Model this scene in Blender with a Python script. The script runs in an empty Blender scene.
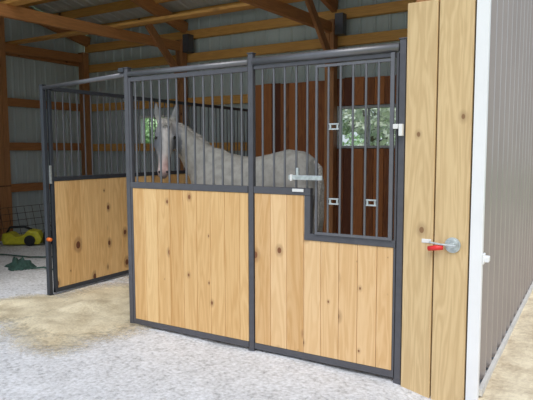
import bpy, bmesh, math, random
from mathutils import Vector, Matrix, noise
R = random.Random(7)
SC = bpy.context.scene
COL = SC.collection

# ------------------------------------------------------------------ materials
def newmat(name):
    m = bpy.data.materials.new(name); m.use_nodes = True
    nt = m.node_tree
    return m, nt, nt.nodes, nt.links, nt.nodes['Principled BSDF']

def plain(name, col, rough=0.6, metal=0.0, noise_amt=0.12, scale=12, bump=0.0):
    m, nt, N, L, b = newmat(name)
    tc = N.new('ShaderNodeNewGeometry')
    n = N.new('ShaderNodeTexNoise'); n.inputs['Scale'].default_value = scale; n.inputs['Detail'].default_value = 4
    L.new(tc.outputs['Position'], n.inputs['Vector'])
    r = N.new('ShaderNodeValToRGB')
    r.color_ramp.elements[0].color = tuple(c*(1-noise_amt) for c in col)+(1,)
    r.color_ramp.elements[1].color = tuple(min(1, c*(1+noise_amt)) for c in col)+(1,)
    r.color_ramp.elements[0].position = .3; r.color_ramp.elements[1].position = .7
    L.new(n.outputs['Fac'], r.inputs['Fac']); L.new(r.outputs['Color'], b.inputs['Base Color'])
    b.inputs['Roughness'].default_value = rough; b.inputs['Metallic'].default_value = metal
    if bump:
        bp = N.new('ShaderNodeBump'); bp.inputs['Strength'].default_value = bump; bp.inputs['Distance'].default_value = .01
        L.new(n.outputs['Fac'], bp.inputs['Height']); L.new(bp.outputs['Normal'], b.inputs['Normal'])
    return m

def wood(name, light, dark, knot, axis='X', plank=0.137, off=0.0, grain_axis='Z', knots=0.55, tone=0.5, seed=0.0, rough=0.65, knot_scale=3.0):
    """planks along `grain_axis`, plank index counted along `axis`"""
    m, nt, N, L, b = newmat(name)
    g = N.new('ShaderNodeNewGeometry')
    sp = N.new('ShaderNodeSeparateXYZ'); L.new(g.outputs['Position'], sp.inputs[0])
    def math_(op, a, bb=None, clamp=False):
        n = N.new('ShaderNodeMath'); n.operation = op; n.use_clamp = clamp
        for i, v in enumerate((a, bb)):
            if v is None: continue
            if isinstance(v, (int, float)): n.inputs[i].default_value = v
            else: L.new(v, n.inputs[i])
        return n.outputs[0]
    idx = math_('FLOOR', math_('DIVIDE', math_('SUBTRACT', sp.outputs[axis], off), plank))
    wn = N.new('ShaderNodeTexWhiteNoise'); wn.noise_dimensions = '1D'
    L.new(math_('ADD', idx, seed), wn.inputs['W'])
    # stretched coordinates, shifted per plank
    cmb = N.new('ShaderNodeCombineXYZ')
    sc = {'X': 9.0, 'Y': 9.0, 'Z': 9.0}; sc[grain_axis] = 0.75
    for i, ax in enumerate('XYZ'):
        v = math_('MULTIPLY', sp.outputs[ax], sc[ax])
        if ax == grain_axis: v = math_('ADD', v, math_('MULTIPLY', wn.outputs['Value'], 37.0))
        L.new(v, cmb.inputs[i])
    n1 = N.new('ShaderNodeTexNoise'); n1.inputs['Scale'].default_value = 1.3; n1.inputs['Detail'].default_value = 3; n1.inputs['Distortion'].default_value = .6
    L.new(cmb.outputs[0], n1.inputs['Vector'])
    # rings: sin(noise*k)
    rings = math_('SINE', math_('MULTIPLY', n1.outputs['Fac'], 42.0))
    rings = math_('MULTIPLY_ADD' if False else 'MULTIPLY', rings, 0.5)
    rings = math_('ADD', rings, 0.5)
    n2 = N.new('ShaderNodeTexNoise'); n2.inputs['Scale'].default_value = 9; n2.inputs['Detail'].default_value = 5
    L.new(cmb.outputs[0], n2.inputs['Vector'])
    grain = math_('ADD', math_('MULTIPLY', rings, 0.35), math_('MULTIPLY', n2.outputs['Fac'], 0.35))
    fac = math_('ADD', grain, math_('MULTIPLY', math_('SUBTRACT', wn.outputs['Value'], 0.4), tone), True)
    mix = N.new('ShaderNodeMix'); mix.data_type = 'RGBA'
    L.new(fac, mix.inputs[0]); mix.inputs[6].default_value = light+(1,); mix.inputs[7].default_value = dark+(1,)
    # knots
    cm2 = N.new('ShaderNodeCombineXYZ')
    L.new(math_('ADD', sp.outputs[axis], seed*1.37), cm2.inputs[0])
    L.new(math_('ADD', math_('MULTIPLY', sp.outputs[grain_axis], .7), math_('MULTIPLY', wn.outputs['Value'], 11.0+seed)), cm2.inputs[1])
    vo = N.new('ShaderNodeTexVoronoi'); vo.voronoi_dimensions = '2D'; vo.inputs['Scale'].default_value = knot_scale
    nn = N.new('ShaderNodeTexNoise'); nn.inputs['Scale'].default_value = 12
    L.new(cm2.outputs[0], nn.inputs['Vector'])
    L.new(cm2.outputs[0], vo.inputs['Vector'])
    sz = N.new('ShaderNodeSeparateColor'); L.new(vo.outputs['Color'], sz.inputs[0])
    # radius varies per cell; some cells carry no knot
    rad = math_('MULTIPLY', math_('SUBTRACT', sz.outputs[0], 1.0-knots), 0.21)
    d = math_('ADD', vo.outputs['Distance'], math_('MULTIPLY', math_('SUBTRACT', nn.outputs['Fac'], .5), 0.05))
    kf = math_('MULTIPLY', math_('SUBTRACT', rad, d), 45.0, True)
    halo = math_('MULTIPLY', math_('MULTIPLY', math_('SUBTRACT', math_('MULTIPLY', rad, 2.2), d), 12.0, True), 0.4)
    kk = math_('MAXIMUM', kf, halo)
    mk = N.new('ShaderNodeMix'); mk.data_type = 'RGBA'
    L.new(kk, mk.inputs[0]); L.new(mix.outputs[2], mk.inputs[6]); mk.inputs[7].default_value = knot+(1,)
    L.new(mk.outputs[2], b.inputs['Base Color'])
    b.inputs['Roughness'].default_value = rough
    bp = N.new('ShaderNodeBump'); bp.inputs['Strength'].default_value = .25; bp.inputs['Distance'].default_value = .003
    L.new(n2.outputs['Fac'], bp.inputs['Height']); L.new(bp.outputs['Normal'], b.inputs['Normal'])
    return m

PINE_L, PINE_D, KNOT = (.81, .545, .255), (.58, .315, .105), (.22, .085, .03)
M = {}
M['pine_front'] = wood('pine tongue and groove', PINE_L, PINE_D, KNOT, plank=.1365, off=-1.21, seed=3, knots=.48, tone=.65, knot_scale=4.5)
M['pine_door'] = wood('pine door boards', (.81, .55, .285), PINE_D, KNOT, plank=.1365, off=.03, seed=17, knots=.5, tone=.65, knot_scale=4.5)
M['pine_side'] = wood('knotty pine side boards', (.92, .62, .29), (.64, .36, .13), (.15, .05, .02), axis='Y', plank=.19, off=.32, seed=5, knots=.62, knot_scale=4, tone=.65)
M['treated'] = wood('pale treated board', (.76, .57, .31), (.50, .33, .15), (.26, .14, .06), plank=.1955, off=1.164, seed=8, tone=.4, knots=.4, knot_scale=4)
M['lining'] = wood('red brown rough boards', (.13, .042, .02), (.46, .17, .055), (.03, .012, .008), plank=.155, off=-2.62, seed=2, tone=1.5, knots=.3, rough=.8)
M['timber_x'] = wood('framing timber along', (.78, .42, .11), (.52, .235, .06), (.12, .05, .02), axis='Y', plank=.6, grain_axis='X', seed=4, knots=.4, tone=.5)
M['timber_y'] = wood('framing timber across', (.55, .24, .08), (.34, .135, .045), (.07, .025, .012), axis='X', plank=.5, grain_axis='Y', seed=6, knots=.4, tone=.4)
M['timber_z'] = wood('framing timber upright', (.52, .24, .09), (.30, .125, .05), (.06, .025, .012), axis='X', plank=.07, grain_axis='Z', seed=9, knots=.4, tone=.8)
M['steel'] = plain('slate grey painted steel', (.105, .105, .118), .42, .35, .08, 20)
M['steel_dark'] = plain('dark blue grey painted steel', (.055, .062, .075), .45, .3, .1, 20)
M['steel_bar'] = plain('grey steel tube', (.17, .17, .185), .36, .5, .06, 20)
M['galv'] = plain('galvanised steel', (.58, .62, .62), .35, .7, .18, 40)
M['white'] = plain('white painted metal trim', (.86, .87, .88), .4, 0, .02, 6)
M['white_tag'] = plain('white plastic', (.8, .8, .78), .5, 0, .03, 6)
M['red'] = plain('red rubber', (.72, .03, .03), .4, 0, .05, 20)
M['orange'] = plain('orange plastic', (.75, .16, .02), .4, 0, .05, 20)
M['metal_in'] = plain('grey wall sheeting', (.52, .585, .575), .6, .0, .10, 1.2)
M['metal_roof'] = plain('grey roof sheeting', (.62, .63, .60), .55, .0, .10, 1.2)
M['metal_out'] = plain('taupe ribbed steel siding', (.36, .325, .31), .28, .25, .05, 2)
M['black'] = plain('black plastic', (.015, .015, .018), .5, 0, .1, 20)
M['yellow'] = plain('yellow plastic', (.62, .58, .035), .4, 0, .15, 20)
M['tarp'] = plain('dark green cloth', (.035, .085, .07), .8, 0, .4, 25, .3)
M['wire'] = plain('rusty wire', (.10, .075, .055), .6, .4, .2, 20)
M['grass'] = plain('grass', (.16, .28, .06), .9, 0, .35, 3, .4)
M['leaf'] = plain('leaves', (.50, .66, .38), .6, 0, .45, 2.5)
M['leaf2'] = plain('pale leaves', (.74, .85, .62), .6, 0, .4, 2.5)
M['bark'] = plain('bark', (.13, .10, .075), .9, 0, .4, 12, .6)
M['tail'] = plain('grey horse hair', (.36, .34, .31), .7, 0, .4, 60, .5)
M['hoof'] = plain('dark hoof', (.05, .045, .04), .5, 0, .2, 20)
M['eye'] = plain('dark eye', (.008, .006, .005), .12, 0, .1, 5)
M['shavings_heap'] = plain('wood shavings', (.55, .44, .24), .9, 0, .3, 60, .8)

def glass(name):
    m, nt, N, L, b = newmat(name)
    tr = N.new('ShaderNodeBsdfTransparent'); tr.inputs[0].default_value = (.93, .96, .95, 1)
    gl = N.new('ShaderNodeBsdfGlossy'); gl.inputs['Roughness'].default_value = .05
    fr = N.new('ShaderNodeFresnel'); fr.inputs[0].default_value = 1.3
    mx = N.new('ShaderNodeMixShader'); L.new(fr.outputs[0], mx.inputs[0]); L.new(tr.outputs[0], mx.inputs[1]); L.new(gl.outputs[0], mx.inputs[2])
    L.new(mx.outputs[0], N['Material Output'].inputs['Surface'])
    return m
M['glass'] = glass('window glass')

def ground_mat():
    m, nt, N, L, b = newmat('pale crushed gravel')
    g = N.new('ShaderNodeNewGeometry')
    def nz(scale, detail=6, rough=.6):
        n = N.new('ShaderNodeTexNoise'); n.inputs['Scale'].default_value = scale; n.inputs['Detail'].default_value = detail; n.inputs['Roughness'].default_value = rough
        L.new(g.outputs['Position'], n.inputs['Vector']); return n
    fine = nz(38, 6, .8); mid = nz(5, 5); big = nz(1.1, 3)
    v = N.new('ShaderNodeTexVoronoi'); v.inputs['Scale'].default_value = 32; L.new(g.outputs['Position'], v.inputs['Vector'])
    r = N.new('ShaderNodeValToRGB'); e = r.color_ramp.elements
    e[0].position = .30; e[0].color = (.33, .33, .34, 1); e[1].position = .72; e[1].color = (.88, .89, .925, 1)
    x = r.color_ramp.elements.new(.48); x.color = (.64, .645, .66, 1)
    a = N.new('ShaderNodeMath'); a.operation = 'MULTIPLY_ADD'; L.new(v.outputs['Distance'], a.inputs[0]); a.inputs[1].default_value = -.25; L.new(fine.outputs['Fac'], a.inputs[2])
    a2 = N.new('ShaderNodeMath'); a2.operation = 'MULTIPLY_ADD'; L.new(mid.outputs['Fac'], a2.inputs[0]); a2.inputs[1].default_value = .35; L.new(a.outputs[0], a2.inputs[2])
    L.new(a2.outputs[0], r.inputs['Fac'])
    L.new(r.outputs['Color'], b.inputs['Base Color'])
    b.inputs['Roughness'].default_value = .95
    bp = N.new('ShaderNodeBump'); bp.inputs['Strength'].default_value = .7; bp.inputs['Distance'].default_value = .02
    L.new(a2.outputs[0], bp.inputs['Height']); L.new(bp.outputs['Normal'], b.inputs['Normal'])
    return m
M['gravel'] = ground_mat()

def dust_mat(name, c0, c1, alpha_attr=False, scale=45):
    m, nt, N, L, b = newmat(name)
    g = N.new('ShaderNodeNewGeometry')
    n = N.new('ShaderNodeTexNoise'); n.inputs['Scale'].default_value = scale; n.inputs['Detail'].default_value = 6; n.inputs['Roughness'].default_value = .75
    L.new(g.outputs['Position'], n.inputs['Vector'])
    n3 = N.new('ShaderNodeTexNoise'); n3.inputs['Scale'].default_value = 4.5; n3.inputs['Detail'].default_value = 4
    L.new(g.outputs['Position'], n3.inputs['Vector'])
    ad = N.new('ShaderNodeMath'); ad.operation = 'ADD'; L.new(n.outputs['Fac'], ad.inputs[0]); L.new(n3.outputs['Fac'], ad.inputs[1])
    r = N.new('ShaderNodeValToRGB'); e = r.color_ramp.elements
    dv = N.new('ShaderNodeMath'); dv.operation = 'MULTIPLY'; dv.inputs[1].default_value = .5; L.new(ad.outputs[0], dv.inputs[0])
    e[0].position = .36; e[0].color = c0+(1,); e[1].position = .60; e[1].color = c1+(1,)
    L.new(dv.outputs[0], r.inputs['Fac']); L.new(r.outputs['Color'], b.inputs['Base Color'])
    b.inputs['Roughness'].default_value = .95
    bp = N.new('ShaderNodeBump'); bp.inputs['Strength'].default_value = .8; bp.inputs['Distance'].default_value = .02
    L.new(ad.outputs[0], bp.inputs['Height']); L.new(bp.outputs['Normal'], b.inputs['Normal'])
    if alpha_attr:
        at = N.new('ShaderNodeAttribute'); at.attribute_name = 'cover'
        n2 = N.new('ShaderNodeTexNoise'); n2.inputs['Scale'].default_value = 22; n2.inputs['Detail'].default_value = 5; n2.inputs['Roughness'].default_value = .7
        L.new(g.outputs['Position'], n2.inputs['Vector'])
        s = N.new('ShaderNodeMath'); s.operation = 'ADD'; L.new(at.outputs['Fac'], s.inputs[0]); L.new(n2.outputs['Fac'], s.inputs[1])
        t = N.new('ShaderNodeMapRange'); t.inputs['From Min'].default_value = .82; t.inputs['From Max'].default_value = 1.35
        L.new(s.outputs[0], t.inputs['Value']); L.new(t.outputs[0], b.inputs['Alpha'])
    return m
M['sawdust'] = dust_mat('yellow sawdust', (.54, .44, .28), (.88, .78, .56), True)
M['dirt'] = dust_mat('tan sandy dirt', (.56, .44, .29), (.95, .83, .60), False, 30)

def horse_mat():
    m, nt, N, L, b = newmat('grey horse coat')
    at = N.new('ShaderNodeAttribute'); at.attribute_name = 'coat'
    g = N.new('ShaderNodeNewGeometry')
    n = N.new('ShaderNodeTexNoise'); n.inputs['Scale'].default_value = 14; n.inputs['Detail'].default_value = 5
    L.new(g.outputs['Position'], n.inputs['Vector'])
    mx = N.new('ShaderNodeMix'); mx.data_type = 'RGBA'; mx.blend_type = 'MULTIPLY'; mx.inputs[0].default_value = 1
    r = N.new('ShaderNodeValToRGB'); r.color_ramp.elements[0].position = .3; r.color_ramp.elements[0].color = (.72, .72, .72, 1); r.color_ramp.elements[1].position = .62
    L.new(n.outputs['Fac'], r.inputs['Fac'])
    L.new(at.outputs['Color'], mx.inputs[6]); L.new(r.outputs['Color'], mx.inputs[7])
    L.new(mx.outputs[2], b.inputs['Base Color']); b.inputs['Roughness'].default_value = .7
    return m
M['coat'] = horse_mat()

# ------------------------------------------------------------------ helpers
def obj(name, bm, mat, parent=None, smooth=False, bevel=0.0):
    me = bpy.data.meshes.new(name); bm.normal_update(); bm.to_mesh(me); bm.free()
    if smooth:
        for p in me.polygons: p.use_smooth = True
    o = bpy.data.objects.new(name, me); me.materials.append(mat); COL.objects.link(o)
    if bevel:
        md = o.modifiers.new('bevel', 'BEVEL'); md.width = bevel; md.segments = 2; md.limit_method = 'ANGLE'
    if parent:
        o.parent = parent
        if parent.type == 'EMPTY': o.matrix_parent_inverse = Matrix.Translation(-parent.location)
    return o
def tag(o, label, cat, group=None, kind=None):
    if label: o['label'] = label
    if cat: o['category'] = cat
    if group: o['group'] = group
    if kind: o['kind'] = kind
    return o
def thing(name, label, cat, loc, group=None, kind=None):
    o = bpy.data.objects.new(name, None); o.location = loc; o.empty_display_size = .1; COL.objects.link(o)
    return tag(o, label, cat, group, kind)
def box(bm, x0, x1, y0, y1, z0, z1):
    vs = [bm.verts.new((x, y, z)) for z in (z0, z1) for y in (y0, y1) for x in (x0, x1)]
    for f in ((0, 2, 3, 1), (4, 5, 7, 6), (0, 1, 5, 4), (2, 6, 7, 3), (0, 4, 6, 2), (1, 3, 7, 5)):
        bm.faces.new([vs[i] for i in f])
def beam(bm, a, b, w, h, up=(0, 0, 1)):
    a, b = Vector(a), Vector(b); d = (b-a).normalized(); s = d.cross(Vector(up)).normalized(); u = s.cross(d)
    vs = []
    for p in (a, b):
        for i, j in ((-1, -1), (1, -1), (1, 1), (-1, 1)):
            vs.append(bm.verts.new(p+s*i*w/2+u*j*h/2))
    for f in ((3, 2, 1, 0), (4, 5, 6, 7), (0, 1, 5, 4), (1, 2, 6, 5), (2, 3, 7, 6), (3, 0, 4, 7)):
        bm.faces.new([vs[i] for i in f])
def tube(bm, pts, r, n=10, cap=True):
    pts = [Vector(p) for p in pts]; rs = r if isinstance(r, (list, tuple)) else [r]*len(pts)
    rings = []; ref = None
    for i, p in enumerate(pts):
        d = (pts[min(i+1, len(pts)-1)]-pts[max(i-1, 0)]).normalized()
        if ref is None:
            ref = Vector((0, 0, 1)) if abs(d.z) < .9 else Vector((1, 0, 0))
        s = d.cross(ref).normalized(); u = s.cross(d); ref = u
        rings.append([bm.verts.new(p+(s*math.cos(2*math.pi*k/n)+u*math.sin(2*math.pi*k/n))*rs[i]) for k in range(n)])
    for a, b in zip(rings, rings[1:]):
        for k in range(n): bm.faces.new((a[k], a[(k+1) % n], b[(k+1) % n], b[k]))
    if cap: bm.faces.new(rings[0][::-1]); bm.faces.new(rings[-1])
def one(fn, *a, **k):
    bm = bmesh.new(); fn(bm, *a, **k); return bm
def struct(name, bm, mat, parent=None, **k):
    o = obj(name, bm, mat, parent, **k)
    if parent is None: o['kind'] = 'structure'
    return o

# dimensions (metres). X along the stall front, Y into the barn, Z up
YB = 4.29            # inner face of girts on the back wall
XL, XE = -6.60, 1.64  # left wall face, outer face of the end wall
ZR = 2.17            # stall top rail
ZB = 1.25            # top of the boarded part
TR = (-6.52, -4.08, -1.25, 1.42)   # truss / post lines

# ------------------------------------------------------------------ corrugated sheets
PITCH = .2286
def prof(u, depth=.019):
    t = (u/PITCH) % 1.0*PITCH
    if t < .018: return depth*t/.018
    if t < .040: return depth
    if t < .058: return depth*(1-(t-.040)/.018)
    if .125 < t < .161: return .004*(1-abs(t-.143)/.018)
    return 0
def breaks(a, b):
    k0 = math.floor(a/PITCH)-1; out = {a, b}
    for k in range(k0, int(b/PITCH)+3):
        for t in (0, .018, .040, .058, .125, .143, .161):
            v = k*PITCH+t
            if a < v < b: out.add(v)
    return sorted(out)
def sheet(bm, a, b, lo, hi, fn):
    """fn(u, v, h) -> point ; lo/hi functions of u or numbers"""
    us = breaks(a, b); prev = None
    for u in us:
        h = prof(u+1e-6)
        l = lo(u) if callable(lo) else lo; t = hi(u) if callable(hi) else hi
        cur = (bm.verts.new(fn(u, l, h)), bm.verts.new(fn(u, t, h)))
        if prev: bm.faces.new((prev[0], cur[0], cur[1], prev[1]))
        prev = cur
SL = .22
def roof_z(y): return 3.84+SL*(4.29-y)
WIN = [(-1.19, -.22, 1.55, 2.165), (-5.22, -4.26, 1.55, 2.165)]
YW = 4.40
bm = bmesh.new()
def bw(u, v, h): return (u, YW-h+.0, v)
xs = sorted([XL-.02, XE-.02]+[w[0] for w in WIN]+[w[1] for w in WIN])
for a, b in zip(xs, xs[1:]):
    w = [w for w in WIN if abs(w[0]-a) < 1e-6]
    if w:
        sheet(bm, a, b, -.02, w[0][2], bw); sheet(bm, a, b, w[0][3], roof_z(YW)+.05, bw)
    else: sheet(bm, a, b, -.02, roof_z(YW)+.05, bw)
wall_back = struct('wall_back', bm, M['metal_in'])
bm = bmesh.new(); sheet(bm, -0.6, YW, -.02, lambda u: roof_z(u)+.04, lambda u, v, h: (XL-.11+h, u, v))
wall_left = struct('wall_left', bm, M['metal_in'])
bm = bmesh.new()
sheet(bm, 0.0, YW+.01, .02, lambda u: roof_z(u)+.04, lambda u, v, h: (XE-.034+h*1.9, u, v))
wall_right = struct('wall_right', bm, M['metal_out'])
bm = bmesh.new(); sheet(bm, .02, YW-.03, .02, lambda u: roof_z(u)+.04, lambda u, v, h: (XE-.055, u, v))
struct('wall_right_inner', bm, M['metal_in']).name = 'wall_inner'
bm = bmesh.new(); sheet(bm, XL-.25, XE+.12, -0.5, YW+.3, lambda u, v, h: (u, v, roof_z(v)+.045+h))
ceiling = struct('ceiling', bm, M['metal_roof'])
bm = bmesh.new(); sheet(bm, XL-.1, -3.55, -.1, roof_z(-.3)+.04, lambda u, v, h: (u, -.36-h, v))
struct('wall_shade_added', bm, M['metal_in'])  # unseen wall added left of the view to dim the barn's left side
# white corner trim and sill of the outside wall
bm = bmesh.new(); box(bm, 1.577, XE+.008, -.045, -.005, -.06, roof_z(0)-.1); box(bm, XE-.03, XE+.006, -.006, .012, -.06, roof_z(0)-.1)
struct('trim_1', bm, M['white'], bevel=.003)
bm = bmesh.new(); box(bm, XE-.0, XE+.025, .013, YW, .0, .045)
struct('trim_2', bm, plain('pale sill', (.66, .64, .60), .6))
bm = bmesh.new(); box(bm, XE+.008, XE+.045, -.035, .02, .85, .885); box(bm, XE+.008, XE+.018, -.04, .025, .835, .90)
tag(obj('wall_bracket', bm, M['white'], bevel=.006), 'small white bracket on the corner trim of the ribbed outside wall', 'bracket')

# ------------------------------------------------------------------ ground
def grid(x0, x1, y0, y1, nx, ny, fz, keep=None):
    bm = bmesh.new(); V = {}
    for j in range(ny+1):
        for i in range(nx+1):
            x = x0+(x1-x0)*i/nx; y = y0+(y1-y0)*j/ny
            V[i, j] = bm.verts.new((x, y, fz(x, y)))
    for j in range(ny):
        for i in range(nx): bm.faces.new((V[i, j], V[i+1, j], V[i+1, j+1], V[i, j+1]))
    return bm
def gz(x, y):
    return .012*noise.noise(Vector((x*1.7, y*1.7, 0)))+.005*noise.noise(Vector((x*6, y*6, 3)))-.006-.075*math.exp(-((x-1.42)/.22)**2-((y+.12)/.25)**2)
struct('floor', grid(XL-2, XE+.3, -9, YW+.05, 240, 220, gz), M['gravel'], smooth=True)
def dz(x, y): 
    t = min(1, max(0, (x-XE)/.12))
    return gz(x, y)+.004+.03*t*abs(noise.noise(Vector((x*2.5, y*2.5, 7))))+.006*noise.noise(Vector((x*11, y*11, 7)))
struct('ground_dirt', grid(XE-.005, 6, -9, 12, 110, 260, lambda x, y: dz(x, y)+.012), M['dirt'], smooth=True)
struct('ground_grass', grid(-30, 30, 4.5, 45, 60, 50, lambda x, y: -.02+.05*noise.noise(Vector((x*.3, y*.3, 1)))-.03), M['grass'])
struct('ground_field', grid(-60, 60, -60, 4.5, 40, 40, lambda x, y: -.25), M['grass'])
# sawdust: spills out through the doorway, covers the stall floor
def cover(x, y):
    def blob(cx, cy, rx, ry): return 1-math.hypot((x-cx)/rx, (y-cy)/ry)
    c = max(blob(-1.9, .45, 1.15, 1.15), blob(-1.75, -.15, 1.0, .95), blob(-2.5, -.15, .75, .8), blob(-.9, 2.2, 2.6, 2.0)*1.5, blob(-1.5, -.65, .75, .5)*.6)
    return max(0, min(1, c*1.6))
def sz(x, y):
    c = cover(x, y)
    return gz(x, y)+.004*(c > 0)+.05*c*(.35+max(0, noise.noise(Vector((x*3.2, y*3.2, 9)))))
bm = grid(-3.4, 1.5, -1.6, 4.1, 170, 200, sz)
# beyond the partition only a narrow fringe
sd = obj('sawdust_bedding', bm, M['sawdust'], smooth=True)
_b = bmesh.new(); _b.from_mesh(sd.data)
bmesh.ops.delete(_b, geom=[f for f in _b.faces if all(cover(v.co.x, v.co.y) <= 0 for v in f.verts) or (f.calc_center_median().x < -2.675 and f.calc_center_median().y > .24) or f.calc_center_median().x > 1.08], context='FACES')
_b.to_mesh(sd.data); _b.free()
at = sd.data.attributes.new('cover', 'FLOAT', 'POINT')
for i, v in enumerate(sd.data.vertices): at.data[i].value = cover(v.co.x, v.co.y)*.95
tag(sd, 'yellowish sawdust spilling out through the open stall doorway onto the gravel', 'sawdust', kind='stuff')

# ------------------------------------------------------------------ barn frame
for i, x in enumerate(TR[:3]):
    t = thing('barn_post', ['dark corner timber post where the back and left metal walls meet', 'timber wall post seen behind the horse\'s head', 'timber wall post left of the window behind the stall'][i], 'post', (x, YB-.07, 0))
    for k in (-1, 1):
        obj('post_plank', one(box, x+(-.074 if k < 0 else .003), x+(-.003 if k < 0 else .074), YB-.165, YB-.032, -.02, 3.42), M['timber_z'], t, bevel=.004)
t = thing('barn_post', 'timber wall post at the left edge of the picture', 'post', (XL+.1, 2.36, 0))
for k in (0, 1):
    obj('post_plank', one(box, XL-.0, XL+.17, 2.24+.11*k, 2.345+.11*k, -.02, 3.95), M['timber_z'], t, bevel=.004)
# girts on the back wall
gl = {.80: 'lowest', 1.585: 'below the windows', 2.37: 'just above the windows', 3.13: 'above the stall top rail', 3.52: 'topmost, under the roof edge'}
for z, w in gl.items():
    if z in (.80, 1.585): segs = [(XL+.01, -2.63)]
    elif z == 2.37: segs = [(XL+.01, -2.63)]
    else: segs = [(XL+.01, XE-.065)]
    for a, b in segs:
        bm = one(box, a, b, YB, YB+.09, z-.07, z+.07)
        tag(obj('wall_girt', bm, M['timber_x'], bevel=.004), f'horizontal timber girt on the back metal wall, {w}', 'girt', None)
for z, w in ((.87, 'lowest, behind the yellow tool'), (1.60, 'second from the floor'), (2.37, 'third from the floor'), (3.24, 'uppermost')):
    bm = one(box, XL-.085, XL, -.4, YB-.005, z-.07, z+.07)
    tag(obj('wall_girt', bm, wood('girt %g' % z, (.50, .21, .07), (.30, .12, .04), (.08, .03, .01), axis='Z', plank=.4, grain_axis='Y', knots=.3, seed=z) if z == 3.24 else M['timber_y'], bevel=.004),
        f'horizontal timber girt on the left metal wall, {w}', 'girt')
# trusses
for i, x in enumerate(TR):
    t = thing('roof_truss', ['timber roof truss along the left metal wall', 'timber roof truss resting on the post behind the horse\'s head', 'timber roof truss resting on the post left of the window', 'timber roof truss along the right end wall'][i], 'truss', (x, YB, 3.3))
    obj('bottom_chord', one(beam, (x, -.5, 3.19), (x, YB-.02, 3.31), .075, .15), M['timber_y'], t, bevel=.004)
    obj('top_chord', one(beam, (x, -.5, roof_z(-.5)-.2), (x, YB+.05, roof_z(YB)-.2), .075, .19), M['timber_y'], t, bevel=.004)
    if i in (1, 2):
        obj('knee_brace', one(beam, (x+.06, 3.30, 3.52), (x+.06, YB-.13, 2.72), .05, .13), M['timber_z'], t, bevel=.004)
        obj('post_plate', one(box, x+.076, x+.20, YB-.15, YB-.005, 3.20, 3.50), M['steel'], t)
# lateral braces laid over the bottom chords
for y, z, w in ((2.62, 3.335, 'crossing the picture above the stall'), (.9, 3.30, 'nearest to the open front')):
    tag(obj('lateral_brace', one(box, XL-.05, XE-.07, y-.07, y+.07, z, z+.04), M['timber_x'], bevel=.004), f'long golden timber laid across the trusses, {w}', 'beam')
for k in range(8):
    y = 4.15-k*.62
    z = roof_z(y)
    lab = ['nearest the back wall', 'second from the back wall', 'third from the back wall', 'fourth from the back wall', 'fifth from the back wall', 'sixth from the back wall', 'seventh from the back wall', 'at the open front edge'][k]
    tag(obj('roof_purlin', one(beam, (XL-.1, y, z-.05), (XE+.02, y, z-.05), .045, .14), M['timber_x'], bevel=.003), f'timber roof purlin under the metal roof, {lab}', 'purlin')

# rough red-brown boarding behind the stall, around the window
bm = bmesh.new(); x = -2.62; w0 = WIN[0]
while x < 1.56:
    a, b = x+.003, min(x+.152, 1.57)
    top = 2.575+R.uniform(-.012, .012); y0 = YB-.028+R.uniform(0, .006)
    if b < w0[0]-.02 or a > w0[1]+.02: box(bm, a, b, y0, YB-.004, -.01, top)
    else:
        box(bm, a, b, y0, YB-.004, -.01, w0[2]-.01); box(bm, a, b, y0, YB-.004, w0[3]+.01, top)
    x += .155
bd = struct('board_lining', bm, M['lining'], bevel=.002)
tag(bd, 'dark red-brown vertical boards lining the back wall around the window', 'boards'); del bd['kind']
# windows
for i, (a, b, z0, z1) in enumerate(WIN):
    y0 = YB-.035 if i == 0 else YB+.02
    bm = bmesh.new(); t_ = .035
    box(bm, a, b, y0, YW+.02, z0, z0+t_); box(bm, a, b, y0, YW+.02, z1-t_, z1)
    box(bm, a, a+t_, y0, YW+.02, z0+t_, z1-t_); box(bm, b-t_, b, y0, YW+.02, z0+t_, z1-t_)
    mid = (a+b)/2; box(bm, mid-.016, mid+.016, YB+.03, YB+.07, z0+t_, z1-t_)
    w = struct('window_%d' % (i+1), bm, M['white_tag'] if i else plain('window frame', (.42, .44, .45), .5))
    obj('window_pane', one(box, a+t_, b-t_, YB+.046, YB+.052, z0+t_, z1-t_), M['glass'], w)

# ------------------------------------------------------------------ tall pale timber post at the corner (two boards)
t = thing('corner_post', 'tall pale timber post made of two boards between the stall and the white trim', 'post', (1.36, -.015, 0))
obj('post_board', one(box, 1.166, 1.354, -.035, 0.10, -.14, 2.425), M['treated'], t, bevel=.006)
obj('post_board', one(box, 1.362, 1.566, -.035, 0.10, -.14, 3.9), M['treated'], t, bevel=.006)
obj('post_core', one(box, 1.18, 1.56, .105, .16, -.02, 3.9), M['timber_z'], t)
# round latch with red handle
t = thing('gate_latch', 'round galvanised latch with a short red handle screwed to the pale timber post', 'latch', (1.47, -.04, .94))
bm = bmesh.new()
for y0, y1, r in ((-.036, -.048, .048), (-.048, -.056, .036), (-.056, -.075, .016)):
    tube(bm, [(1.476, y0, .94), (1.476, y1, .94)], r, 20)
obj('disc', bm, M['galv'], t, smooth=False, bevel=.002)
obj('rod', one(tube, [(1.50, -.07, .94), (1.40, -.075, .945), (1.34, -.07, .952)], .007, 8), M['galv'], t)
obj('handle', one(tube, [(1.425, -.072, .925), (1.38, -.074, .92), (1.335, -.072, .912)], [.014, .017, .015], 10), M['red'], t, smooth=True)
obj('strap', one(box, 1.285, 1.345, -.04, -.036, .94, .965), M['white_tag'], t, bevel=.002)

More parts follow.
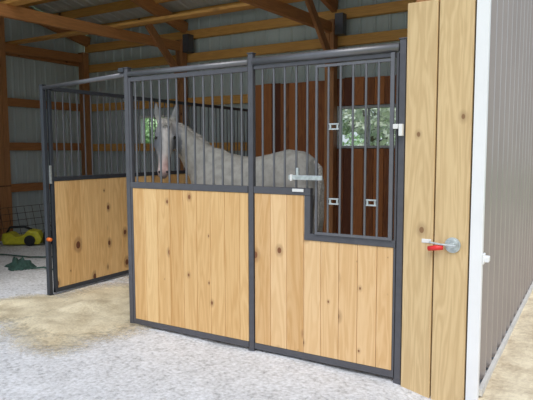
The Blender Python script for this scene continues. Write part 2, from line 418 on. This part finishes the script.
# ------------------------------------------------------------------ stall posts
def post(x, y, top, w, lab, mat, cap=True):
    t = thing('stall_post', lab, 'post', (x, y, 0))
    obj('upright', one(box, x-w/2, x+w/2, y-w/2, y+w/2, -.03, top), mat, t, bevel=.006)
    obj('cap', one(box, x-w/2-.004, x+w/2+.004, y-w/2-.004, y+w/2+.004, top, top+.008), mat, t, bevel=.002)
    obj('foot_plate', one(box, x-w/2-.003, x+w/2+.003, y-w/2-.003, y+w/2+.003, -.02, .010), mat, t)
    return t
L2 = (-2.715, .285); LP = (-1.245, 0); MP = (0, 0); RP = (1.137, 0)
post(*L2, 2.19, .046, 'dark blue-grey steel stall post, farthest left at the end of the side partition', M['steel_dark'])
post(*LP, 2.215, .045, 'slim grey steel stall post on the right of the open doorway', M['steel'])
pm = post(*MP, 2.225, .044, 'tall grey steel stall post between the two front panels', M['steel'])
post(*RP, 2.215, .044, 'grey steel stall post beside the pale timber post', M['steel'])
# header rails (round track)
def rail(a, b, r, name, lab, brk):
    t = thing(name, lab, 'rail', a)
    obj('tube', one(tube, [a, b], r, 14), M['steel_bar'], t, smooth=True)
    for p in brk: obj('bracket', one(box, p[0]-.03, p[0]+.03, p[1]-.035, p[1]+.03, p[2]+.018, p[2]+.055), M['steel_dark'], t, bevel=.004)
rail((L2[0]+.024, L2[1], 2.165), (LP[0]-.023, -.0, 2.165), .020, 'header_rail', 'grey steel rail over the open doorway of the stall', [(-1.29, -.0, 2.165)])
rail((LP[0]+.024, -.008, 2.165), (-.023, -.008, 2.165), .022, 'header_rail', 'grey steel top rail over the left barred front panel', [])
rail((.023, -.012, 2.167), (RP[0]-.026, -.012, 2.167), .028, 'header_rail', 'thick grey steel top rail over the right barred front panel', [])

# ------------------------------------------------------------------ left front panel
def planks(bm, a, b, y0, y1, z0, z1, w, axis='X'):
    u = a
    while u < b-1e-4:
        e = min(u+w, b)
        if axis == 'X': box(bm, u+.0012, e-.0012, y0, y1, z0, z1)
        else: box(bm, y0, y1, u+.0012, e-.0012, z0, z1)
        u = e
def bars(parent, xs, y, z0, z1, r=.0085, mat='steel_bar', axis='X'):
    for x in xs:
        p = [(x, y, z0), (x, y, z1)] if axis == 'X' else [(y, x, z0), (y, x, z1)]
        obj('bar', one(tube, p, r, 8, False), M[mat], parent, smooth=True)
xa, xb = LP[0]+.024, MP[0]-.026
t = thing('stall_front_panel', 'left front panel of the stall, pine boards below and grey bars above', 'stall panel', ((xa+xb)/2, 0, 0))
bm = bmesh.new()
box(bm, xa, xb, -.02, .02, .015, .060); box(bm, xa, xb, -.022, .022, ZB-.045, ZB+.005)
box(bm, xa, xb, -.015, .015, 2.10, 2.135)
box(bm, xa, xa+.022, -.018, .018, .015, 2.135)
obj('frame', bm, M['steel'], t, bevel=.003)
obj('board_panel', one(planks, xa+.022, xb, -.017, .017, .061, ZB-.046, .1365), M['pine_front'], t, bevel=.003)
n = 13; bars(t, [LP[0]+(MP[0]-LP[0])*(k+1)/(n+1) for k in range(n)], 0, ZB, 2.11)

# ------------------------------------------------------------------ right front panel with feed opening
xa, xb = MP[0]+.026, RP[0]-.026
ZC = .935; XC = .45
t = thing('stall_front_panel', 'right front panel of the stall with a stepped feed opening and swing-out grille', 'stall panel', ((xa+xb)/2, 0, 0))
bm = bmesh.new()
box(bm, xa, xb, -.02, .02, .015, .060)
box(bm, xa, XC+.045, -.022, .022, ZB-.045, ZB+.005)
box(bm, XC-.002, XC+.045, -.0225, .0225, ZC-.02, ZB-.046)
box(bm, XC-.002, xb, -.024, .024, ZC-.047, ZC-.0)
box(bm, xa, xb, -.015, .015, 2.11, 2.137)
box(bm, xb-.015, xb, -.018, .018, .015, 2.13)
obj('frame', bm, M['steel'], t, bevel=.003)
bm = bmesh.new(); u = .03
while u < xb-.015-1e-4:
    e = min(u+.1365, xb-.015)
    if e < XC: box(bm, u+.0012, e-.0012, -.017, .017, .061, ZB-.046)
    elif u < XC:
        box(bm, u+.0012, XC-.003, -.017, .017, .061, ZB-.046); box(bm, XC-.0029, e-.0012, -.017, .017, .061, ZC-.048)
    else: box(bm, u+.0012, e-.0012, -.017, .017, .061, ZC-.048)
    u = e
obj('board_panel', bm, M['pine_door'], t, bevel=.003)
sp = .0885
bars(t, [.095, .190, .280, .373, .460], 0, ZB, 2.115)
g = thing('feed_grille', None, None, (0, 0, 0)); 
bm = bmesh.new(); gx0, gx1 = .538, 1.065
yg = -.03
box(bm, gx0, gx0+.016, yg-.008, yg+.008, ZC+.0, 2.095)
box(bm, gx1, gx1+.026, yg-.010, yg+.010, ZC+.0, 2.135)
box(bm, gx0, gx1, yg-.009, yg+.009, 2.08, 2.098); box(bm, gx0, gx1, yg-.009, yg+.009, ZC+.0, ZC+.018)
COL.objects.unlink(g); bpy.data.objects.remove(g)
g = obj('feed_grille', bm, M['steel_bar'], t, bevel=.002)
bars(g, [.634, .722, .811, .901, .987], yg, ZC+.01, 2.09, .0085)
for gx, gz_ in ((.644, 1.165), (.912, 1.168), (.642, 1.672)):
    bm = bmesh.new(); box(bm, gx, gx+.072, yg-.012, yg+.006, gz_+.02, gz_+.03); box(bm, gx, gx+.072, yg-.012, yg+.006, gz_-.014, gz_-.004)
    box(bm, gx+.004, gx+.016, yg-.011, yg+.006, gz_-.004, gz_+.02); box(bm, gx+.056, gx+.068, yg-.011, yg+.006, gz_-.004, gz_+.02)
    obj('bracket', bm, M['galv'], g, bevel=.002)
for z, mm in ((1.655, 'white_tag'),):
    bm = bmesh.new(); box(bm, 1.093, 1.125, -.062, -.028, z+.0, z+.03); box(bm, 1.13, 1.155, -.062, -.028, z-.045, z+.03)
    h = obj('hinge', bm, M[mm], t, bevel=.003)
# latch of the grille
lt = obj('latch', one(box, .345, .605, -.068, -.050, 1.315, 1.348), M['galv'], t, bevel=.004)
obj('latch_pin', one(box, .405, .425, -.070, -.048, 1.34, 1.40), M['galv'], lt, bevel=.004)
obj('latch_tab', one(box, .36, .374, -.073, -.049, 1.308, 1.352), M['white_tag'], lt, bevel=.002)
obj('latch_arm', one(box, .345, .375, -.05, -.0, 1.325, 1.34), M['galv'], lt)
obj('white_tag', one(box, .355, .445, -.032, -.0225, 1.228, 1.25), M['white_tag'], t, bevel=.003)['label'] = 'small white tag below the latch'

# ------------------------------------------------------------------ side partition
XP = -2.70
ya, yb = .33, YB-.05
t = thing('stall_partition', 'side partition of the stall, knotty pine boards below dark rails and bars', 'stall panel', (XP, (ya+yb)/2, 0))
bm = bmesh.new()
box(bm, XP-.02, XP+.02, ya, yb, .02, .065); box(bm, XP-.022, XP+.022, ya, yb, ZB-.045, ZB+.0)
box(bm, XP-.018, XP+.018, ya, yb, 2.145, 2.185); box(bm, XP-.018, XP+.018, ya, ya+.035, .02, 2.185)
box(bm, XP-.018, XP+.018, yb-.035, yb, .02, 2.185)
obj('frame', bm, M['steel_dark'], t, bevel=.003)
bm = bmesh.new(); planks(bm, ya+.035, yb-.035, XP-.017, XP+.017, .066, ZB-.046, .19, 'Y')
obj('board_panel', bm, M['pine_side'], t, bevel=.003)
nb = 40; bars(t, [ya+(yb-ya)*(k+1)/(nb+1) for k in range(nb)], XP, ZB, 2.15, .0075, 'steel', 'Y')
l = obj('door_latch', one(box, XP-.004, XP+.022, ya-.02, ya+.005, 1.18, 1.37), M['galv'], t, bevel=.004)
obj('knob', one(tube, [(XP+.0, ya-.055, .60), (XP+.055, ya-.065, .60)], [.022, .018], 12), M['orange'], t, smooth=True)['label'] = 'orange knob'

# ------------------------------------------------------------------ things on the far floor
# wire fence panel leaning on the left wall
t = thing('wire_panel', 'rusty wire fence panel leaning against the left metal wall', 'fence panel', (-6.3, 2.6, 0))
bm = bmesh.new()
for k in range(13):
    y = 1.7+k*.155; tube(bm, [(-6.22, y, 0), (-6.36, y, .56)], .0045, 5)
for k in range(6):
    f = k/5; tube(bm, [(-6.22-.14*f, 1.65, .56*f+.006), (-6.22-.14*f, 3.62, .56*f+.006)], .0045, 5)
obj('mesh', bm, M['wire'], t)
# yellow power tool / mower body
bx_, by_ = -5.75, 2.18
t = thing('power_tool', 'yellow and black garden machine lying on the floor by the left wall', 'garden machine', (bx_, by_, 0))
def shell(bm, c, pts, w, taper=.8):
    """side outline pts (u,z) extruded; u runs along direction d"""
    d = Vector((.62, -.0, 0)).normalized(); s = Vector((0, 1, 0))
    d = Vector((.80, .60, 0)); s = Vector((-.60, .80, 0))
    fr = []; bk = []; 
    cz = sum(p[1] for p in pts)/len(pts); cu = sum(p[0] for p in pts)/len(pts)
    rings = []
    for off, sc in ((-w, taper), (-w*.8, 1), (w*.8, 1), (w, taper)):
        rings.append([bm.verts.new(Vector(c)+d*(cu+(u-cu)*sc)+s*off+Vector((0, 0, cz+(z-cz)*sc))) for u, z in pts])
    n = len(pts)
    for a, b in zip(rings, rings[1:]):
        for k in range(n): bm.faces.new((a[k], a[(k+1) % n], b[(k+1) % n], b[k]))
    bm.faces.new(rings[0][::-1]); bm.faces.new(rings[-1])
bm = bmesh.new(); shell(bm, (bx_, by_, 0), [(-.30, .02), (.26, .02), (.30, .10), (.24, .23), (.10, .26), (.02, .17), (-.12, .15), (-.20, .22), (-.31, .20), (-.33, .1)], .13)
obj('housing', bm, M['yellow'], t, bevel=.012)
bm = bmesh.new(); d = Vector((.80, .60, 0)); s = Vector((-.60, .80, 0)); c = Vector((bx_, by_, 0))
tube(bm, [c+d*.12-s*.16+Vector((0, 0, .09)), c+d*.12+s*.16+Vector((0, 0, .09))], .085, 16)
obj('wheel', bm, M['black'], t, bevel=.01)
bm = bmesh.new(); tube(bm, [c-d*.28+Vector((0, 0, .19)), c-d*.22+Vector((0, 0, .29)), c+d*.0+Vector((0, 0, .30)), c+d*.12+Vector((0, 0, .25))], .02, 8)
obj('handle', bm, M['black'], t, smooth=True)
bm = bmesh.new(); shell(bm, c+d*.42, [(-.12, .02), (.10, .02), (.12, .16), (.02, .24), (-.10, .22)], .10)
obj('motor_cover', bm, M['black'], t, bevel=.01)
# crumpled dark green cloth
def clump(cx, cy, rx, ry, h, seed, lab, name='cloth_heap'):
    bm = bmesh.new(); n = 28; V = {}
    for i in range(n+1):
        for j in range(n+1):
            u = (i/n-.5)*2; v = (j/n-.5)*2; r = math.hypot(u, v)
            q = Vector((u*2.3, v*2.3, seed))
            f = max(0, 1-r**1.6)
            z = h*f*(.35+1.1*abs(noise.noise(q*1.5)))+.012*f
            e = 1+.35*noise.noise(Vector((math.atan2(v, u)*1.2, seed, 0)))
            V[i, j] = bm.verts.new((cx+u*rx*e+.05*noise.noise(q+Vector((5, 0, 0))), cy+v*ry*e+.05*noise.noise(q+Vector((0, 5, 0))), z+gz(cx, cy)-.002))
    for i in range(n):
        for j in range(n):
            if (i-n/2+.5)**2+(j-n/2+.5)**2 < (n/2)**2:
                bm.faces.new((V[i, j], V[i+1, j], V[i+1, j+1], V[i, j+1]))
    for v in [v for v in bm.verts if not v.link_faces]: bm.verts.remove(v)
    tag(obj(name, bm, M['tarp'], smooth=True), lab, 'cloth')
clump(-4.28, 1.05, .22, .17, .16, 3.1, 'crumpled dark green cloth lying on the gravel left of the stall')
clump(-5.05, .42, .14, .22, .14, 8.4, 'dark green cloth on the gravel cut off by the left edge of the picture')
tag(obj('rope', one(tube, [(-4.0, 1.0, .015), (-3.9, 1.12, .02), (-3.72, 1.1, .015), (-3.5, 1.25, .015), (-3.35, 1.18, .015), (-3.1, 1.35, .015)], .012, 7), M['tarp'], smooth=True),
    'dark cord trailing right from the green cloth towards the stall post', 'rope')
tag(obj('shadow_line', one(tube, [(-5.6, 1.2, .012), (-5.2, 1.45, .012), (-4.7, 1.5, .014), (-4.3, 1.75, .012), (-3.9, 1.7, .012)], .011, 7), M['tarp'], smooth=True),  # dark tube standing in for a shadow line on the gravel
    'thin dark shadow line modelled on the gravel in front of the yellow machine', 'shadow_line')

# ------------------------------------------------------------------ horse
def ring(bm, c, side, up, rs, ru, n=20, sq=1.0):
    out = []
    for k in range(n):
        a = 2*math.pi*k/n; cx, sx = math.cos(a), math.sin(a)
        out.append(bm.verts.new(Vector(c)+Vector(side)*rs*cx+Vector(up)*ru*sx))
    return out
def loft(bm, rs):
    n = len(rs[0])
    for a, b in zip(rs, rs[1:]):
        for k in range(n): bm.faces.new((a[k], a[(k+1) % n], b[(k+1) % n], b[k]))
    bm.faces.new(rs[0][::-1]); bm.faces.new(rs[-1])
def path_loft(bm, items, n=20):
    """items: (center, radius_side, radius_updown, side vector); up = side x dir"""
    P = [Vector(i[0]) for i in items]; rr = []
    for k, it in enumerate(items):
        d = (P[min(k+1, len(P)-1)]-P[max(k-1, 0)]).normalized()
        s = Vector(it[3]); s = (s-d*s.dot(d)).normalized(); u = s.cross(d)
        rr.append(ring(bm, P[k], s, u, it[1], it[2], n))
    loft(bm, rr)
bm = bmesh.new()
Yh = 1.48
S0 = (0, 1, 0)
# trunk from buttock to chest (belly to back)
path_loft(bm, [
    ((-.17, Yh, 1.20), .10, .13, S0), ((-.21, Yh, 1.20), .19, .24, S0), ((-.31, Yh, 1.20), .255, .31, S0), ((-.46, Yh, 1.20), .28, .335, S0),
    ((-.65, Yh, 1.165), .275, .325, S0), ((-.85, Yh, 1.13), .29, .325, S0), ((-1.05, Yh, 1.125), .295, .335, S0), ((-1.22, Yh, 1.145), .275, .345, S0),
    ((-1.38, Yh, 1.17), .25, .33, S0), ((-1.52, Yh, 1.17), .22, .28, S0), ((-1.62, Yh-.01, 1.17), .17, .20, S0), ((-1.68, Yh-.01, 1.17), .08, .1, S0)])
# neck
poll = Vector((-1.875, 1.215, 1.835)); muz = Vector((-1.725, .975, 1.255))
lat = Vector((.74, .67, 0)).normalized()      # to the viewer's right across the face
path_loft(bm, [
    ((-1.36, Yh, 1.20), .20, .33, S0), ((-1.49, Yh-.01, 1.32), .18, .29, S0), ((-1.61, Yh-.03, 1.42), .16, .215, (.1, 1, 0)), ((-1.70, Yh-.08, 1.55), .14, .175, (.3, 1, 0)),
    ((-1.79, Yh-.16, 1.68), .12, .145, (.5, .9, 0)), ((-1.86, Yh-.225, 1.775), .10, .12, (.7, .7, 0)), (poll+Vector((-.01, -.03, -.02)), .075, .09, lat)])
# head: rings from poll to muzzle; depth grows at cheeks
ax = (muz-poll).normalized(); fwd = lat.cross(ax).normalized()
if fwd.y > 0: fwd = -fwd
Lh = (muz-poll).length
def hp(t, f=0, s=0): return poll+ax*(t*Lh)+fwd*f+lat*s
hr = []
for t, f, rs, ru in ((-.06, -.02, .045, .05), (0, -.02, .085, .085), (.12, -.015, .105, .115), (.30, -.02, .122, .13), (.42, -.028, .112, .125), (.55, -.02, .086, .098), (.66, -.012, .064, .074),
                     (.80, -.01, .057, .064), (.90, -.012, .062, .064), (.97, -.02, .056, .056), (1.02, -.025, .035, .036)):
    hr.append(ring(bm, hp(t, f), lat, fwd, rs, ru, 20))
loft(bm, hr)
# brow ridges, nostril bulges
for s_ in (-1, 1):
    bmesh.ops.create_icosphere(bm, subdivisions=2, radius=.036, matrix=Matrix.Translation(hp(.33, .055, s_*.085)))
    bmesh.ops.create_icosphere(bm, subdivisions=2, radius=.026, matrix=Matrix.Translation(hp(.93, .025, s_*.040)))
    bmesh.ops.create_icosphere(bm, subdivisions=2, radius=.06, matrix=Matrix.Translation(hp(.38, -.07, s_*.07)))
# ears
for s_, tl in ((-1, 0), (1, .01)):
    base = hp(-.03, .01, s_*.072); tip = base+Vector((0, 0, .18))+lat*(.035*s_+tl)+fwd*.03
    mid = base.lerp(tip, .45)+lat*.012*s_
    path_loft(bm, [(base-Vector((0, 0, .03)), .030, .026, lat), (base.lerp(mid, .5), (.043), .024, lat), (mid, .040, .022, lat), (mid.lerp(tip, .55), .022, .015, lat), (tip, .008, .007, lat)], 12)
# legs
def leg(pts):
    path_loft(bm, [(p, r1, r2, S0) for p, r1, r2 in pts], 14)
for s_ in (-1, 1):
    y = Yh+.145*s_
    dx = .06*s_
    # front leg
    leg([((-1.42, y, 1.18), .09, .16), ((-1.44, y+.01*s_, .98), .085, .12), ((-1.44+dx*.3, y, .80), .062, .075), ((-1.44+dx*.5, y, .62), .048, .05), ((-1.44+dx*.7, y, .50), .050, .052),
         ((-1.45+dx*.8, y, .40), .034, .036), ((-1.45+dx, y, .24), .031, .034), ((-1.45+dx, y, .17), .040, .042), ((-1.48+dx, y, .10), .036, .038), ((-1.51+dx, y, .06), .05, .05), ((-1.52+dx, y, .012), .062, .062)])
    # hind leg: stifle forward, hock backward
    leg([((-.40, y, 1.18), .12, .24), ((-.42, y+.02*s_, .98), .11, .20), ((-.44+dx*.3, y+.01*s_, .82), .088, .14), ((-.34+dx*.6, y, .66), .060, .085), ((-.23+dx, y, .54), .048, .062),
         ((-.215+dx, y, .46), .044, .055), ((-.24+dx, y, .36), .036, .040), ((-.25+dx, y, .22), .034, .037), ((-.255+dx, y, .16), .042, .043), ((-.285+dx, y, .10), .037, .04), ((-.31+dx, y, .06), .05, .05), ((-.32+dx, y, .012), .062, .062)])
bmesh.ops.recalc_face_normals(bm, faces=bm.faces)
me = bpy.data.meshes.new('tmp'); bm.to_mesh(me); bm.free()
tmp = bpy.data.objects.new('tmp', me); COL.objects.link(tmp)
rm = tmp.modifiers.new('r', 'REMESH'); rm.mode = 'VOXEL'; rm.voxel_size = .013
sm = tmp.modifiers.new('s', 'SMOOTH'); sm.iterations = 7; sm.factor = .5
dg = bpy.context.evaluated_depsgraph_get(); dg.update()
hm = bpy.data.meshes.new_from_object(tmp.evaluated_get(dg)); bpy.data.objects.remove(tmp)
hm.name = 'horse'
horse = bpy.data.objects.new('horse', hm); COL.objects.link(horse)
hm.materials.clear(); hm.materials.append(M['coat'])
for p in hm.polygons: p.use_smooth = True
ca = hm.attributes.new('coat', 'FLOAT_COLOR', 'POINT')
def mixc(a, b, t): t = max(0, min(1, t)); return [a[i]*(1-t)+b[i]*t for i in range(3)]
WHT = (.36, .35, .32); GRY = (.15, .16, .18); PNK = (.50, .33, .30); DRK = (.10, .10, .11)
for i, v in enumerate(hm.vertices):
    c = list(WHT); p = v.co
    rel = p-poll; t = rel.dot(ax)/Lh; s_ = rel.dot(lat); f = rel.dot(fwd)
    if -.5 < t < 1.2 and abs(s_) < .16 and abs(f) < .2 and (p-poll).length < .85 and f > -.13:
        if t > .02:
            side = max(0, min(1, (abs(s_)-.03)/.035))
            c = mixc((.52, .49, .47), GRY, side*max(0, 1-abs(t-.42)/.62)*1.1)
            c = mixc(c, PNK, (t-.62)/.2*(1-side*.6))
            c = mixc(c, DRK, max(0, (t-.93)/.08)*.7)
        elif t < -.06: c = mixc(WHT, GRY, .55)
    else:
        # dappled, darker towards hocks and the hindquarters
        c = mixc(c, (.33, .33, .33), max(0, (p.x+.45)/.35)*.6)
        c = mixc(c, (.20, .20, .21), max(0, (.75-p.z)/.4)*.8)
        c = mixc(c, (.44, .41, .37), .5*max(0, noise.noise(p*3)))
    if p.z < .08: c = list(DRK)
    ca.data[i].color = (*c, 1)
tag(horse, 'light grey horse standing behind the bars, its face turned towards the viewer', 'horse')
for s_ in (-1, 1):
    bm = bmesh.new(); bmesh.ops.create_icosphere(bm, subdivisions=3, radius=.023, matrix=Matrix.Translation(hp(.345, .062, s_*.092)))
    obj('eye', bm, M['eye'], horse, smooth=True)
    bm = bmesh.new(); bmesh.ops.create_icosphere(bm, subdivisions=2, radius=.013, matrix=Matrix.Translation(hp(.95, .036, s_*.040)))
    obj('nostril', bm, M['black'], horse, smooth=True)
# mane: strands along crest, forelock
bm = bmesh.new()
crest = [Vector((-1.33, Yh, 1.47)), Vector((-1.42, Yh-.01, 1.53)), Vector((-1.51, Yh-.04, 1.60)), Vector((-1.61, Yh-.07, 1.69)), Vector((-1.70, Yh-.13, 1.77)), Vector((-1.80, Yh-.20, 1.84))]
for k in range(70):
    u = R.uniform(0, len(crest)-1.001); i = int(u); p = crest[i].lerp(crest[i+1], u-i)+Vector((R.uniform(-.01, .01), R.uniform(-.01, .01), -.02))
    sd_ = Vector((.05, .9, 0))
    L_ = R.uniform(.16, .26)
    q1 = p+sd_*.07+Vector((R.uniform(-.02, .02), 0, .005)); q2 = q1+sd_*.06+Vector((R.uniform(-.03, .03), 0, -L_*.5)); q3 = q2+Vector((R.uniform(-.03, .03), 0.01, -L_*.5))
    tube(bm, [p, q1, q2, q3], [.012, .012, .009, .003], 5)
obj('mane', bm, M['tail'], horse, smooth=True)
bm = bmesh.new()
for k in range(14):
    s_ = R.uniform(-.035, .035); p = hp(-.05, .03, s_)
    tube(bm, [p, hp(.03, .085, s_*1.1), hp(.10, .115, s_*1.3+R.uniform(-.01, .01)), hp(R.uniform(.15, .22), .122, s_*1.5)], [.010, .010, .008, .003], 5)
obj('forelock', bm, M['tail'], horse, smooth=True)
bm = bmesh.new()
for k in range(60):
    a = R.uniform(0, 6.28); rr = R.uniform(0, .035)
    p = Vector((-.17, Yh+rr*math.cos(a)*.5, 1.40+rr*math.sin(a)*.5)); s2 = Vector((0, R.uniform(-.06, .06), 0))
    tube(bm, [p+Vector((-.03, 0, 0)), p+Vector((.035, 0, -.06)), Vector((-.14, Yh, 1.15))+s2*.8+Vector((R.uniform(-.02, .02), 0, 0)), Vector((-.15, Yh, .85))+s2+Vector((R.uniform(-.03, .03), 0, 0)), Vector((-.16, Yh, R.uniform(.5, .62)))+s2*.8], [.012, .016, .014, .011, .003], 5)
obj('tail', bm, M['tail'], horse, smooth=True)

# ------------------------------------------------------------------ trees outside, seen through the windows
def tree(x, y, h, r, lab, mat, lean=0, n=5200):
    t = thing('tree', lab, 'tree', (x, y, 0), 'trees behind the barn')
    bm = bmesh.new(); tube(bm, [(x, y, -.1), (x+lean*.3, y, h*.3), (x+lean*.6, y, h*.6), (x+lean, y, h*.92)], [.13, .11, .08, .03], 8)
    for k in range(7):
        a = R.uniform(0, 6.28); z = h*R.uniform(.25, .7); xx = x+lean*z/h
        tube(bm, [(xx, y, z), (xx+math.cos(a)*r*.4, y+math.sin(a)*r*.4, z+.35), (xx+math.cos(a)*r*.75, y+math.sin(a)*r*.75, z+.9)], [.05, .035, .012], 6)
    obj('trunk', bm, M['bark'], t, smooth=True)
    bm = bmesh.new()
    blobs = [(Vector((x+lean*.6+R.uniform(-.75, .75)*r, y+R.uniform(-.7, .7)*r, h*R.uniform(.18, .95))), r*R.uniform(.3, .55)) for _ in range(16)]
    for k in range(n):
        c, rb = R.choice(blobs); v = Vector((R.gauss(0, 1), R.gauss(0, 1), R.gauss(0, 1))).normalized()*rb*R.uniform(.55, 1)**.5
        p = c+v
        if p.z < .1: continue
        a = Vector((R.gauss(0, 1), R.gauss(0, 1), R.gauss(0, 1))).normalized(); b = a.orthogonal().normalized(); s_ = R.uniform(.05, .10)
        vs = [bm.verts.new(p+a*s_), bm.verts.new(p+b*s_*.55), bm.verts.new(p-a*s_), bm.verts.new(p-b*s_*.55)]
        bm.faces.new(vs)
    obj('foliage', bm, mat, t)
tree(-2.6, 8.6, 4.2, 1.3, 'pale leafy tree seen through the window behind the stall', M['leaf2'], .9)
tree(-5.4, 13.5, 5.5, 2.0, 'green leafy tree behind the barn, between the two windows', M['leaf'], 0)
tree(-.6, 12.5, 5.5, 2.2, 'green leafy tree behind the barn at the right end', M['leaf'], -.4)
tree(-8.9, 9.0, 4.6, 1.8, 'leafy tree seen through the left window by the horse\'s head', M['leaf'], .3)
tree(-13.5, 13.5, 6, 2.4, 'pale leafy tree far behind the left end of the barn', M['leaf2'], .3)

# ------------------------------------------------------------------ camera
C = Vector((2.228, -3.532, 1.523)); yaw, pitch, roll = -.537, .089, -.003
f = Vector((math.sin(yaw)*math.cos(pitch), math.cos(yaw)*math.cos(pitch), -math.sin(pitch)))
r = Vector((math.cos(yaw), -math.sin(yaw), 0)); u = r.cross(f)
r2 = math.cos(roll)*r+math.sin(roll)*u; u2 = -math.sin(roll)*r+math.cos(roll)*u
cam = bpy.data.cameras.new('camera'); co = bpy.data.objects.new('camera', cam); COL.objects.link(co)
mt = Matrix((r2, u2, -f)).transposed().to_4x4(); mt.translation = C
co.matrix_world = mt
cam.sensor_width = 36; cam.lens = 36*558.7/533; cam.clip_start = .05; cam.clip_end = 300
SC.camera = co

# ------------------------------------------------------------------ light
w = bpy.data.worlds.new('sky'); SC.world = w; w.use_nodes = True
N, Lk = w.node_tree.nodes, w.node_tree.links
bg = N['Background']
tc = N.new('ShaderNodeTexCoord'); sx = N.new('ShaderNodeSeparateXYZ'); Lk.new(tc.outputs['Generated'], sx.inputs[0])
cr = N.new('ShaderNodeValToRGB'); e = cr.color_ramp.elements
e[0].position = 0; e[0].color = (.80, .86, .95, 1); e[1].position = .8; e[1].color = (.62, .76, 1.0, 1)
Lk.new(sx.outputs['Z'], cr.inputs['Fac']); Lk.new(cr.outputs['Color'], bg.inputs['Color']); bg.inputs['Strength'].default_value = .95
sl = bpy.data.lights.new('sun', 'SUN'); sl.energy = 2.2; sl.angle = math.radians(40); sl.color = (1, .95, .87)
so = bpy.data.objects.new('sun', sl); COL.objects.link(so)
so.rotation_euler = Vector((-.35, .62, -.95)).to_track_quat('-Z', 'Y').to_euler()
SC.view_settings.view_transform = 'Standard'; SC.view_settings.look = 'None'
SC.view_settings.exposure = 0.0; SC.view_settings.gamma = 1.0
